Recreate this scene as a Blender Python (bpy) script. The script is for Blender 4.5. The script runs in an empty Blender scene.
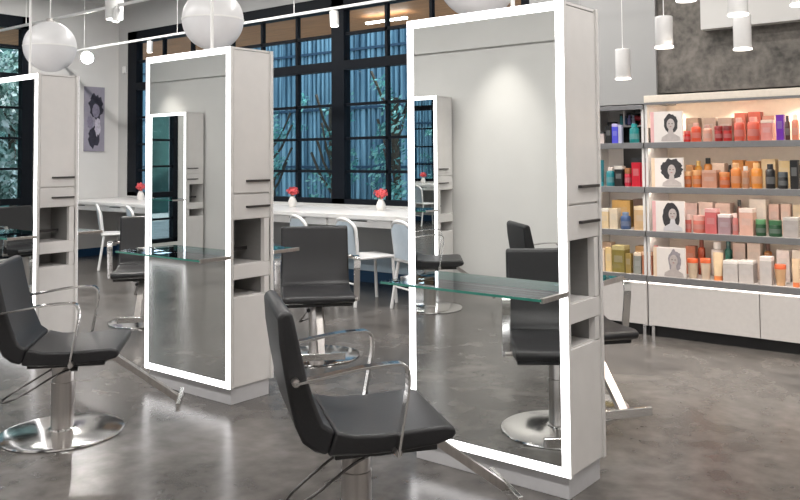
import bpy, bmesh, math, random
from mathutils import Vector, Matrix
PI = math.pi
R = math.radians
sc = bpy.context.scene
col = sc.collection

# ---------------------------------------------------------------- camera
F_PX, CX, CY = 823.49, 413.25, 120.41
YAW, PITCH, ROLL = R(38.2664), R(2.5299), R(-0.4984)
cam_d = bpy.data.cameras.new('camera')
cam = bpy.data.objects.new('camera', cam_d)
col.objects.link(cam)
cam_d.sensor_fit = 'HORIZONTAL'
cam_d.sensor_width = 36.0
cam_d.lens = F_PX * 36.0 / 800.0
cam_d.shift_x = (400 - CX) / 800.0
cam_d.shift_y = (CY - 250) / 800.0
cam_d.clip_start = 0.05
c_, s_ = math.cos(YAW), math.sin(YAW)
fw = Vector((-s_, c_, 0)); rt = Vector((c_, s_, 0)); up = Vector((0, 0, 1))
fw2 = fw * math.cos(PITCH) + up * math.sin(PITCH)
up2 = up * math.cos(PITCH) - fw * math.sin(PITCH)
r3 = rt * math.cos(ROLL) + up2 * math.sin(ROLL)
u3 = up2 * math.cos(ROLL) - rt * math.sin(ROLL)
M = Matrix.Identity(4)
for i in range(3):
    M[i][0] = r3[i]; M[i][1] = u3[i]; M[i][2] = -fw2[i]
M[2][3] = 1.4
cam.matrix_world = M
sc.camera = cam

# ---------------------------------------------------------------- world, sun, view
w = bpy.data.worlds.new('world'); sc.world = w; w.use_nodes = True
bg = w.node_tree.nodes['Background']
bg.inputs[0].default_value = (0.74, 0.87, 1.0, 1)
bg.inputs[1].default_value = 2.0
sun_d = bpy.data.lights.new('sun', 'SUN'); sun_d.energy = 4.0; sun_d.angle = R(3); sun_d.color = (1.0, 0.95, 0.88)
sun = bpy.data.objects.new('sun', sun_d); col.objects.link(sun)
sun.rotation_euler = Vector((0.70, 0.26, 0.65)).to_track_quat('Z', 'Y').to_euler()
sc.view_settings.view_transform = 'Standard'
sc.view_settings.look = 'None'
sc.view_settings.gamma = 1
sc.view_settings.use_curve_mapping = False
sc.view_settings.exposure = 0.22

# ---------------------------------------------------------------- materials
def nodes_of(name):
    m = bpy.data.materials.new(name); m.use_nodes = True
    nt = m.node_tree
    return m, nt, nt.nodes['Principled BSDF']

def mat(name, color, rough=0.5, metal=0.0, var=0.04, scale=30, bump=0.0, spec=0.5, coat=0.0, stretch=None):
    m, nt, b = nodes_of(name)
    tc = nt.nodes.new('ShaderNodeTexCoord'); mp = nt.nodes.new('ShaderNodeMapping')
    nt.links.new(tc.outputs['Object'], mp.inputs[0])
    if stretch: mp.inputs['Scale'].default_value = stretch
    n = nt.nodes.new('ShaderNodeTexNoise'); n.inputs['Scale'].default_value = scale; n.inputs['Detail'].default_value = 4
    nt.links.new(mp.outputs[0], n.inputs['Vector'])
    cr = nt.nodes.new('ShaderNodeValToRGB')
    cr.color_ramp.elements[0].position = 0.3; cr.color_ramp.elements[1].position = 0.7
    cr.color_ramp.elements[0].color = tuple(max(0, c * (1 - var)) for c in color) + (1,)
    cr.color_ramp.elements[1].color = tuple(min(1, c * (1 + var)) for c in color) + (1,)
    nt.links.new(n.outputs[0], cr.inputs[0]); nt.links.new(cr.outputs[0], b.inputs['Base Color'])
    b.inputs['Roughness'].default_value = rough; b.inputs['Metallic'].default_value = metal
    b.inputs['Specular IOR Level'].default_value = spec
    b.inputs['Coat Weight'].default_value = coat
    if bump:
        bp = nt.nodes.new('ShaderNodeBump'); bp.inputs['Strength'].default_value = bump; bp.inputs['Distance'].default_value = 0.01
        nt.links.new(n.outputs[0], bp.inputs['Height']); nt.links.new(bp.outputs[0], b.inputs['Normal'])
    return m

def emit(name, color, strength):
    m, nt, b = nodes_of(name)
    b.inputs['Base Color'].default_value = tuple(color) + (1,)
    b.inputs['Emission Color'].default_value = tuple(color) + (1,)
    b.inputs['Emission Strength'].default_value = strength
    b.inputs['Roughness'].default_value = 0.6
    return m

def glassmat(name, tint, refl=0.25, rough=0.0):
    m = bpy.data.materials.new(name); m.use_nodes = True
    nt = m.node_tree; nt.nodes.clear()
    o = nt.nodes.new('ShaderNodeOutputMaterial'); mx = nt.nodes.new('ShaderNodeMixShader')
    t = nt.nodes.new('ShaderNodeBsdfTransparent'); g = nt.nodes.new('ShaderNodeBsdfGlossy')
    lw = nt.nodes.new('ShaderNodeLayerWeight'); lw.inputs[0].default_value = refl
    t.inputs[0].default_value = tuple(tint) + (1,); g.inputs['Roughness'].default_value = rough
    g.inputs[0].default_value = (0.9, 0.95, 1, 1)
    nt.links.new(lw.outputs['Fresnel'], mx.inputs[0]); nt.links.new(t.outputs[0], mx.inputs[1]); nt.links.new(g.outputs[0], mx.inputs[2])
    nt.links.new(mx.outputs[0], o.inputs[0])
    return m

def concrete(name, dark, light, rough, scale, spec=0.5, bump=0.05, cracks=False, aniso=(1, 1, 1)):
    m, nt, b = nodes_of(name)
    tc = nt.nodes.new('ShaderNodeTexCoord'); mp = nt.nodes.new('ShaderNodeMapping'); mp.inputs['Scale'].default_value = aniso
    nt.links.new(tc.outputs['Object'], mp.inputs[0])
    n1 = nt.nodes.new('ShaderNodeTexNoise'); n1.inputs['Scale'].default_value = scale; n1.inputs['Detail'].default_value = 9; n1.inputs['Roughness'].default_value = 0.62
    n1.inputs['Distortion'].default_value = 0.6
    n2 = nt.nodes.new('ShaderNodeTexNoise'); n2.inputs['Scale'].default_value = scale * 6; n2.inputs['Detail'].default_value = 6
    nt.links.new(mp.outputs[0], n1.inputs['Vector']); nt.links.new(mp.outputs[0], n2.inputs['Vector'])
    mx = nt.nodes.new('ShaderNodeMix'); mx.inputs[0].default_value = 0.35
    nt.links.new(n1.outputs[0], mx.inputs[2]); nt.links.new(n2.outputs[0], mx.inputs[3])
    cr = nt.nodes.new('ShaderNodeValToRGB')
    cr.color_ramp.elements[0].position = 0.36; cr.color_ramp.elements[1].position = 0.64
    cr.color_ramp.elements[0].color = tuple(dark) + (1,); cr.color_ramp.elements[1].color = tuple(light) + (1,)
    nt.links.new(mx.outputs[0], cr.inputs[0]); nt.links.new(cr.outputs[0], b.inputs['Base Color'])
    mr = nt.nodes.new('ShaderNodeMapRange'); mr.inputs[3].default_value = rough * 0.8; mr.inputs[4].default_value = rough * 1.25
    nt.links.new(n1.outputs[0], mr.inputs[0]); nt.links.new(mr.outputs[0], b.inputs['Roughness'])
    b.inputs['Specular IOR Level'].default_value = spec
    bp = nt.nodes.new('ShaderNodeBump'); bp.inputs['Strength'].default_value = bump; bp.inputs['Distance'].default_value = 0.01
    nt.links.new(n2.outputs[0], bp.inputs['Height']); nt.links.new(bp.outputs[0], b.inputs['Normal'])
    return m

MT = {}
MT['floor'] = concrete('polished_concrete', (0.045, 0.041, 0.038), (0.165, 0.153, 0.143), 0.24, 1.3, spec=0.6, bump=0.02, aniso=(1, 1, 1))
MT['rough_concrete'] = concrete('rough_concrete', (0.065, 0.062, 0.056), (0.22, 0.20, 0.18), 0.8, 4.0, spec=0.3, bump=0.4)
MT['wall'] = mat('wall_paint', (0.66, 0.65, 0.635), 0.7, var=0.02, scale=3)
MT['wall_panel'] = mat('mid_grey_paint', (0.34, 0.34, 0.337), 0.7, var=0.03, scale=2)
MT['wall_grey'] = mat('grey_wall_paint', (0.50, 0.50, 0.495), 0.7, var=0.03, scale=2)
MT['soffit_white'] = mat('white_soffit_paint', (0.62, 0.61, 0.59), 0.7, var=0.02, scale=2)
MT['ceiling'] = mat('ceiling_paint', (0.58, 0.58, 0.58), 0.8, var=0.05, scale=2)
MT['frame_black'] = mat('black_steel_frame', (0.004, 0.006, 0.010), 0.5, var=0.1, spec=0.15)
MT['cab'] = mat('satin_lacquer', (0.70, 0.68, 0.665), 0.24, var=0.02, scale=12)
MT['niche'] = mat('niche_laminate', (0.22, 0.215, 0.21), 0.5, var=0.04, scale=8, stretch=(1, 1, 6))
MT['plinth'] = mat('plinth_laminate', (0.55, 0.545, 0.56), 0.45, var=0.02)
MT['handle'] = mat('dark_metal_pull', (0.08, 0.075, 0.075), 0.35, 0.8)
MT['led'] = emit('led_diffuser', (1.0, 0.985, 1.0), 3.0)
MT['mirror'] = mat('mirror_silver', (0.86, 0.88, 0.87), 0.0, 1.0, var=0.0)
MT['chrome'] = mat('polished_chrome', (0.80, 0.79, 0.78), 0.12, 1.0, var=0.02)
MT['brushed'] = mat('brushed_steel', (0.52, 0.49, 0.47), 0.28, 1.0, var=0.08, scale=60, stretch=(1, 1, 0.05))
MT['leather'] = mat('charcoal_leather', (0.014, 0.0138, 0.0155), 0.42, var=0.1, scale=120, bump=0.08, spec=0.45)
MT['black'] = mat('black_plastic', (0.012, 0.012, 0.013), 0.4)
MT['glass_shelf'] = glassmat('clear_shelf_glass', (0.965, 0.985, 0.975), 0.18)
MT['glass_edge'] = mat('green_glass_edge', (0.04, 0.22, 0.17), 0.15, 0.0, spec=0.8)
MT['pane'] = glassmat('window_glass', (0.80, 0.88, 0.92), 0.10)
MT['globe'] = mat('opal_globe', (0.72, 0.72, 0.73), 0.3, var=0.01)
MT['globe_low'] = mat('opal_globe_lower', (0.70, 0.70, 0.72), 0.35, var=0.01)
MT['white'] = mat('white_enamel', (0.82, 0.82, 0.81), 0.35, var=0.01)
MT['lamp'] = emit('lamp_lens', (1.0, 0.97, 0.92), 14)
MT['lamp_hot'] = emit('bare_spot_lens', (1.0, 0.99, 0.97), 60)
MT['pend_light'] = emit('pendant_diffuser', (1.0, 0.95, 0.9), 3)
MT['white_metal'] = mat('satin_white_shade', (0.80, 0.79, 0.78), 0.25, 0.0, var=0.02, coat=0.5)
MT['counter'] = mat('white_counter', (0.76, 0.75, 0.735), 0.35, var=0.05, scale=6, stretch=(1, 6, 1))
MT['steel_lip'] = mat('grey_shelf_steel', (0.20, 0.20, 0.205), 0.45, 0.3, var=0.04)
MT['retail_back'] = mat('cream_back_panel', (0.72, 0.64, 0.55), 0.6, var=0.03)
MT['retail_white'] = mat('retail_base_laminate', (0.56, 0.535, 0.52), 0.5, var=0.03)
MT['toe'] = mat('toe_kick_black', (0.006, 0.006, 0.007), 0.5)
MT['warm_strip'] = emit('warm_shelf_light', (1.0, 0.89, 0.78), 11)
MT['base_strip'] = emit('base_strip_light', (1.0, 0.93, 0.86), 2.2)
MT['valance_cream'] = mat('cream_valance', (0.78, 0.70, 0.60), 0.5)
MT['fixture_glow'] = emit('canopy_tube', (1.0, 0.90, 0.78), 16)
MT['navy'] = mat('navy_skirting', (0.012, 0.055, 0.13), 0.45)
MT['paleblue'] = mat('pale_blue_panel', (0.42, 0.52, 0.60), 0.5, var=0.03)
MT['white_plastic'] = mat('white_moulded_plastic', (0.82, 0.82, 0.82), 0.35, var=0.01)
MT['blue_plastic'] = mat('pale_blue_back_panel', (0.55, 0.64, 0.72), 0.3, var=0.03)
MT['coral'] = mat('coral_petals', (0.80, 0.12, 0.13), 0.6, var=0.3, scale=40)
MT['leafgreen'] = mat('flower_stem', (0.08, 0.2, 0.05), 0.6)
MT['ceramic'] = mat('white_ceramic', (0.72, 0.70, 0.67), 0.3)
MT['wood'] = mat('canopy_timber', (0.62, 0.27, 0.11), 0.6, var=0.25, scale=3, stretch=(0.5, 8, 1))
MT['trunk'] = mat('tree_bark', (0.10, 0.075, 0.055), 0.9, var=0.3)

def ribs_mat():
    m, nt, b = nodes_of('ribbed_blue_cladding')
    tc = nt.nodes.new('ShaderNodeTexCoord'); mp = nt.nodes.new('ShaderNodeMapping'); mp.inputs['Scale'].default_value = (6, 1, 0.25)
    nt.links.new(tc.outputs['Object'], mp.inputs[0])
    n = nt.nodes.new('ShaderNodeTexNoise'); n.inputs['Scale'].default_value = 1.5; n.inputs['Detail'].default_value = 5
    nt.links.new(mp.outputs[0], n.inputs['Vector'])
    cr = nt.nodes.new('ShaderNodeValToRGB'); cr.color_ramp.elements[0].position = 0.35; cr.color_ramp.elements[1].position = 0.68
    cr.color_ramp.elements[0].color = (0.06, 0.13, 0.19, 1); cr.color_ramp.elements[1].color = (0.36, 0.56, 0.66, 1)
    nt.links.new(n.outputs[0], cr.inputs[0]); nt.links.new(cr.outputs[0], b.inputs['Base Color'])
    b.inputs['Roughness'].default_value = 0.5
    return m
MT['ribs'] = ribs_mat()

def leaf_mat(name, a, bcol, c):
    m, nt, b = nodes_of(name)
    g = nt.nodes.new('ShaderNodeNewGeometry')
    cr = nt.nodes.new('ShaderNodeValToRGB')
    cr.color_ramp.elements[0].color = tuple(a) + (1,); cr.color_ramp.elements[1].color = tuple(c) + (1,)
    e = cr.color_ramp.elements.new(0.55); e.color = tuple(bcol) + (1,)
    nt.links.new(g.outputs['Random Per Island'], cr.inputs[0]); nt.links.new(cr.outputs[0], b.inputs['Base Color'])
    b.inputs['Roughness'].default_value = 0.5
    return m
MT['leaf_w'] = leaf_mat('highlight_painted_leaves', (0.04, 0.11, 0.08), (0.30, 0.42, 0.36), (0.95, 0.95, 0.92))  # palest leaf tone is bright light on foliage, painted into the colour
MT['leaf_n'] = leaf_mat('teal_reflection_leaves', (0.05, 0.22, 0.20), (0.16, 0.45, 0.42), (0.5, 0.85, 0.75))  # bright teal reflections painted as leaf colours

# ---------------------------------------------------------------- mesh helpers
def obj(name, bm, m, parent=None, bevel=0.0, smooth=False, seg=2):
    me = bpy.data.meshes.new(name)
    bmesh.ops.recalc_face_normals(bm, faces=bm.faces)
    bm.to_mesh(me); bm.free()
    for mm in (m if isinstance(m, (list, tuple)) else [m]): me.materials.append(mm)
    if smooth:
        me.polygons.foreach_set('use_smooth', [True] * len(me.polygons))
        try: me.set_sharp_from_angle(angle=R(38))
        except Exception: pass
    o = bpy.data.objects.new(name, me); col.objects.link(o)
    if parent is not None: o.parent = parent
    if bevel:
        md = o.modifiers.new('bevel', 'BEVEL'); md.width = bevel; md.segments = seg; md.limit_method = 'ANGLE'; md.angle_limit = R(40)
    return o

def tag(o, label=None, cat=None, group=None, kind=None):
    if label: o['label'] = label
    if cat: o['category'] = cat
    if group: o['group'] = group
    if kind: o['kind'] = kind
    return o

def thing(name, label, cat, loc=(0, 0, 0), rz=0.0, group=None):
    o = bpy.data.objects.new(name, None); col.objects.link(o)
    o.empty_display_size = 0.1
    o.location = loc; o.rotation_euler = (0, 0, rz)
    return tag(o, label, cat, group)

def struct(name, bm, m, parent=None, bevel=0.0):
    o = obj(name, bm, m, parent, bevel)
    if parent is None: o['kind'] = 'structure'
    return o

def box(bm, x0, x1, y0, y1, z0, z1, mi=0):
    vs = [bm.verts.new(p) for p in ((x0, y0, z0), (x1, y0, z0), (x1, y1, z0), (x0, y1, z0), (x0, y0, z1), (x1, y0, z1), (x1, y1, z1), (x0, y1, z1))]
    for f in ((0, 3, 2, 1), (4, 5, 6, 7), (0, 1, 5, 4), (1, 2, 6, 5), (2, 3, 7, 6), (3, 0, 4, 7)):
        fc = bm.faces.new([vs[i] for i in f]); fc.material_index = mi
    return bm

def B(*boxes):
    bm = bmesh.new()
    for b in boxes: box(bm, *b)
    return bm

def lathe(prof, seg=32, bm=None, cx=0, cy=0, mi=0):
    bm = bm or bmesh.new()
    rings = []
    for r, z in prof:
        if r < 1e-5: rings.append([bm.verts.new((cx, cy, z))])
        else: rings.append([bm.verts.new((cx + r * math.cos(2 * PI * k / seg), cy + r * math.sin(2 * PI * k / seg), z)) for k in range(seg)])
    for a, b in zip(rings, rings[1:]):
        for k in range(seg):
            k2 = (k + 1) % seg
            if len(a) == 1 and len(b) == 1: continue
            if len(a) == 1: f = bm.faces.new((a[0], b[k], b[k2]))
            elif len(b) == 1: f = bm.faces.new((a[k], a[k2], b[0]))
            else: f = bm.faces.new((a[k], a[k2], b[k2], b[k]))
            f.material_index = mi
    return bm

def cyl(r, z0, z1, seg=24, bm=None, cx=0, cy=0, ch=0.002):
    return lathe([(0, z0), (r - ch, z0), (r, z0 + ch), (r, z1 - ch), (r - ch, z1), (0, z1)], seg, bm, cx, cy)

def sweep(pts, prof, bm=None, side=None, closed=False):
    """prof: list of (a,b) offsets; a along the side vector, b along normal"""
    bm = bm or bmesh.new()
    pts = [Vector(p) for p in pts]; n = len(pts); rings = []
    for i, p in enumerate(pts):
        if closed: t = (pts[(i + 1) % n] - pts[i - 1]).normalized()
        elif i == 0: t = (pts[1] - p).normalized()
        elif i == n - 1: t = (p - pts[i - 1]).normalized()
        else: t = ((pts[i + 1] - p).normalized() + (p - pts[i - 1]).normalized()).normalized()
        s = Vector(side) if side is not None else (Vector((0, 0, 1)) if abs(t.z) < 0.9 else Vector((1, 0, 0)))
        s = (s - t * s.dot(t)).normalized(); nn = t.cross(s)
        rings.append([bm.verts.new(p + s * a + nn * b) for a, b in prof])
    m = len(prof)
    for i in range(n if closed else n - 1):
        a, b = rings[i], rings[(i + 1) % n]
        for k in range(m):
            bm.faces.new((a[k], a[(k + 1) % m], b[(k + 1) % m], b[k]))
    if not closed:
        bm.faces.new(rings[0][::-1]); bm.faces.new(rings[-1])
    return bm

def circ(r, seg=8): return [(r * math.cos(2 * PI * k / seg), r * math.sin(2 * PI * k / seg)) for k in range(seg)]
def rect(a, b): return [(-a, -b), (a, -b), (a, b), (-a, b)]

def smooth_path(pts, it=2):
    pts = [Vector(p) for p in pts]
    for _ in range(it):
        q = [pts[0]]
        for a, b in zip(pts, pts[1:]):
            q.append(a * 0.75 + b * 0.25); q.append(a * 0.25 + b * 0.75)
        q.append(pts[-1]); pts = q
    return pts

def prism_y(poly, y0, y1, bm=None, n=1, bulge=0.0):
    """poly in x,z extruded along y, n slices"""
    bm = bm or bmesh.new(); rings = []
    for j in range(n + 1):
        y = y0 + (y1 - y0) * j / n
        rings.append([bm.verts.new((x, y, z)) for x, z in poly])
    m = len(poly)
    for a, b in zip(rings, rings[1:]):
        for k in range(m): bm.faces.new((a[k], a[(k + 1) % m], b[(k + 1) % m], b[k]))
    bm.faces.new(rings[0][::-1]); bm.faces.new(rings[-1])
    return bm

def copy_tree(o, parent=None):
    c = o.copy(); col.objects.link(c)
    if parent is not None: c.parent = parent
    for ch in list(o.children): copy_tree(ch, c)
    return c

# ================================================================ SETTING
XW, XE, YS, YN, ZC = -11.2, 1.6, -1.22, 7.0, 3.72
struct('floor', B((XW - .25, XE, YS, YN + .25, -0.1, 0)), MT['floor'])
struct('ceiling', B((XW - .25, XE, YS, YN + .25, ZC, ZC + 0.12)), MT['ceiling'])
struct('wall_south', B((XW, XE, YS - 0.2, YS, 0, ZC)), MT['wall'])
struct('shadow_step', B((XW, XE, YS, YS + 0.035, 2.55, ZC)), MT['wall'])  # step added so the upper wall casts a shadow band
struct('wall_east', B((XE, XE + 0.2, YS - 0.2, YN + .25, 0, ZC)), MT['wall'])
NX0, NX1, NZ0, NZ1 = -10.97, -4.06, 0.86, 3.30
struct('wall_north', B((XW, XE, YN, YN + .25, 0, NZ0), (XW, XE, YN, YN + .25, NZ1, ZC), (XW, NX0, YN, YN + .25, NZ0, NZ1), (NX1, XE, YN, YN + .25, NZ0, NZ1)), MT['wall_grey'])
WY0, WY1, WZ0, WZ1 = 0.40, 5.66, 0.08, 3.38
struct('wall_west', B((XW - .25, XW, YS - .2, YN + .25, 0, WZ0), (XW - .25, XW, YS - .2, YN + .25, WZ1, ZC), (XW - .25, XW, YS - .2, -1.05, WZ0, WZ1), (XW - .25, XW, .22, WY0, WZ0, WZ1), (XW - .25, XW, WY1, YN + .25, WZ0, WZ1)), MT['wall'])

def window(n, axis, a0, a1, z0, z1, mull, bars, wall, jamb=0.1):
    """axis 'x': window in a wall of constant y ; bars = [(z, half)] ; mull = [a]"""
    def bb(p, q, d0, d1, s, t):
        return (p, q, wall + d0, wall + d1, s, t) if axis == 'x' else (wall - d1, wall - d0, p, q, s, t)
    L = [bb(a0, a0 + jamb, .01, .12, z0, z1), bb(a1 - jamb, a1, .01, .12, z0, z1), bb(a0, a1, .01, .12, z1 - .17, z1), bb(a0, a1, .01, .12, z0, z0 + .06)]
    fr = struct('window_%d' % n, B(*L), MT['frame_black'])
    for z, h in bars: obj('glazing_bar', B(bb(a0 + jamb, a1 - jamb, .035 if h < .03 else .01, .09 if h < .03 else .12, z - h, z + h)), MT['frame_black'], fr)
    for a in mull: obj('mullion', B(bb(a - .018, a + .018, .035, .09, z0 + .06, z1 - .17)), MT['frame_black'], fr)
    obj('glass_pane', B(bb(a0 + jamb, a1 - jamb, .058, .064, z0 + .06, z1 - .17)), MT['pane'], fr)
    return fr
NB = [(1.237, .016), (1.62, .016), (2.015, .016), (2.475, .055), (2.845, .018)]
window(1, 'x', -10.97, -8.72, NZ0, NZ1, [-10.12, -9.46], NB, YN, jamb=0.22)
window(2, 'x', -8.72, -6.655, NZ0, NZ1, [-8.01, -7.37], NB, YN)
window(3, 'x', -6.655, NX1, NZ0, NZ1, [-5.93, -5.30, -4.68], NB, YN)
WB = [(.45, .016), (.835, .045), (1.284, .016), (1.701, .016), (2.12, .016), (2.54, .05), (2.96, .018)]
window(4, 'y', WY0, 2.15, WZ0, WZ1, [.95, 1.5], WB, XW, jamb=.16)
window(5, 'y', 2.15, 3.9, WZ0, WZ1, [2.73, 3.32], WB, XW, jamb=.13)
window(6, 'y', 3.9, WY1, WZ0, WZ1, [4.4, 4.95], WB, XW, jamb=.13)
window(7, 'y', -1.05, .22, WZ0, WZ1, [-.42], WB, XW, jamb=.08)
struct('baseboard_west', B((XW, XW + .015, WY1 + .02, YN, 0, .11)), MT['navy'])
struct('baseboard_north', B((XW + .015, -3.2, YN - .02, YN, 0, .13)), MT['navy'])
struct('trim_2', B((-9.6, -3.2, YN - .035, YN, .13, .335)), MT['paleblue'])
# retail corner walls
struct('wall_retail', B((-3.1, XE, 6.6, YN, 0, ZC)), MT['wall_grey'])
struct('trim_3', B((-3.1, -2.462, 6.17, 6.6, 1.80, ZC)), MT['wall_panel'])
struct('trim_4', B((-2.462, XE, 6.20, 6.6, 1.875, ZC)), MT['rough_concrete'])
struct('trim_5', B((-2.085, XE, 6.10, 6.20, 2.325, ZC)), MT['soffit_white'])

# ---------------------------------------------------------------- outside
struct('ground', B((-32, 14, -12, 26, -0.4, -0.12)), mat('outside_paving', (0.62, 0.60, 0.57), 0.8, var=.15, scale=2))
can = thing('timber_canopy', 'brown timber canopy ceiling seen through the top panes of the back windows', 'canopy', (-7, 8.6, 3.25))
obj('boarding', B((-7.5, 6.5, -1.3, .45, 0, .08)), MT['wood'], can)
obj('fascia', B((-7.5, 6.5, .45, .5, -.02, .2)), MT['frame_black'], can)
for q in (-7.3, 6.0): obj('post', B((q - .05, q + .05, .3, .4, -3.37, 0)), MT['frame_black'], can)
can = thing('timber_canopy', 'brown timber canopy ceiling outside the left wall windows', 'canopy', (-12.5, 3.0, 3.25))
obj('boarding', B((-1.0, 1.0, -4.6, 4.2, 0, .08)), MT['wood'], can)
obj('fascia', B((-1.05, -1.0, -4.6, 4.2, -.02, .2)), MT['frame_black'], can)
for q in (-4.4, 4.0): obj('post', B((-.95, -.85, q - .05, q + .05, -3.37, 0)), MT['frame_black'], can)
q = thing('canopy_light', 'slim tube light under the timber canopy, seen through the top panes beside the largest mirror', 'light', (-6.82, 8.1, 3.25))
obj('tube', B((-.34, .34, -.02, .02, -.10, -.075)), MT['fixture_glow'], q)
obj('hanger', B((-.008, .008, -.008, .008, -.075, 0)), MT['frame_black'], q)
fb = thing('neighbouring_building', 'blue ribbed metal clad building across the yard behind the back windows', 'building', (-7, 12.5, -.12))
bm = bmesh.new()
x = -13.0
rnd = random.Random(3)
while x < 8.0:
    wd = rnd.choice([.10, .14, .18])
    box(bm, x, x + wd * .55, -.05 - rnd.random() * .03, 0.1, 0, 6.5); x += wd
box(bm, -13, 8, 0, .5, 0, 6.5)
obj('ribbed_wall', bm, MT['ribs'], fb)
for z in (1.3, 2.5, 3.7, 4.9): obj('girt_rail', B((-13, 8, -.1, -.05, z, z + .05)), mat('dark_blue_rail', (.03, .07, .12), .5), fb)

gw = thing('garden_wall', 'tall dark green garden wall beyond the highlight-painted trees outside the left windows', 'wall', (-20, 3.0, -.12))
obj('panel', B((-.2, 0, -12, 9, 0, 5.2)), mat('dark_green_screen', (.04, .10, .09), .8, var=.5, scale=2), gw)
obj('coping', B((-.25, .05, -12, 9, 5.2, 5.3)), mat('garden_coping', (.2, .22, .2), .8), gw)
def tree(x, y, h, r, seed, m, label, n=2600, ls=1.0, kind='garden_tree'):
    rn = random.Random(seed)
    t = thing(kind, label, 'tree', (x, y, -.12), 0)
    bm = bmesh.new()
    sweep([(0, 0, 0), (.05, .03, h * .3), (-.03, .06, h * .6), (.02, 0, h * .85)], circ(.07, 8), bm)
    for k in range(6):
        a = rn.random() * 2 * PI; z = h * (.3 + .09 * k)
        sweep([(0, 0, z), (math.cos(a) * r * .4, math.sin(a) * r * .4, z + .3), (math.cos(a) * r * .75, math.sin(a) * r * .75, z + .75)], circ(.025, 6), bm)
    obj('trunk', bm, MT['trunk'], t, smooth=True)
    bm = bmesh.new()
    cl = [(rn.gauss(0, r * .45), rn.gauss(0, r * .45), h * (.25 + .7 * rn.random()), r * (.25 + .3 * rn.random())) for _ in range(16)]
    for k in range(n):
        cx, cy, cz, cr_ = rn.choice(cl)
        d = Vector((rn.gauss(0, 1), rn.gauss(0, 1), rn.gauss(0, 1))).normalized() * cr_ * (rn.random() ** .5)
        p = Vector((cx, cy, cz)) + d
        if p.z < .25: p.z = .25 + rn.random() * .3
        q = Vector((rn.gauss(0, 1), rn.gauss(0, 1), rn.gauss(0, 1))).normalized(); s = q.orthogonal().normalized(); u = q.cross(s)
        L = (.05 + rn.random() * .06) * ls
        vs = [bm.verts.new(p + v) for v in (s * L, u * L * .5, -s * L, -u * L * .5)]
        bm.faces.new(vs)
    obj('foliage', bm, m, t)
    return t
tree(-16.0, 1.6, 3.9, 1.15, 1, MT['leaf_w'], 'highlight-painted green tree outside the left windows, second from the front of the room', 6500, 1.0)
tree(-16.2, 5.0, 4.2, 1.15, 2, MT['leaf_w'], 'highlight-painted green tree outside the left windows, third from the front of the room', 6500)
tree(-16.6, 8.0, 3.8, 1.0, 3, MT['leaf_w'], 'highlight-painted green tree outside the left windows, farthest from the front', 6000)
tree(-15.9, -1.6, 4.4, 1.2, 8, MT['leaf_w'], 'highlight-painted green tree outside the left windows, nearest the front of the room', 6500)
tree(-12.3, 11.0, 2.5, .6, 4, MT['leaf_n'], 'small stand-in tree for teal reflections behind the back windows, leftmost', 600, .6)  # this row of trees is added to imitate teal reflections on the facade
tree(-10.6, 11.0, 2.9, .5, 5, MT['leaf_n'], 'stand-in tree for teal reflections behind the back windows, left of the broad post', 600, .6)
tree(-9.1, 11.0, 3.0, .55, 6, MT['leaf_n'], 'stand-in tree for teal reflections behind the back windows, right of the broad post', 700, .6)
tree(-7.7, 11.0, 3.2, .5, 7, MT['leaf_n'], 'stand-in tree for teal reflections behind the back windows, rightmost by the big mirror', 600, .6)

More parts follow.
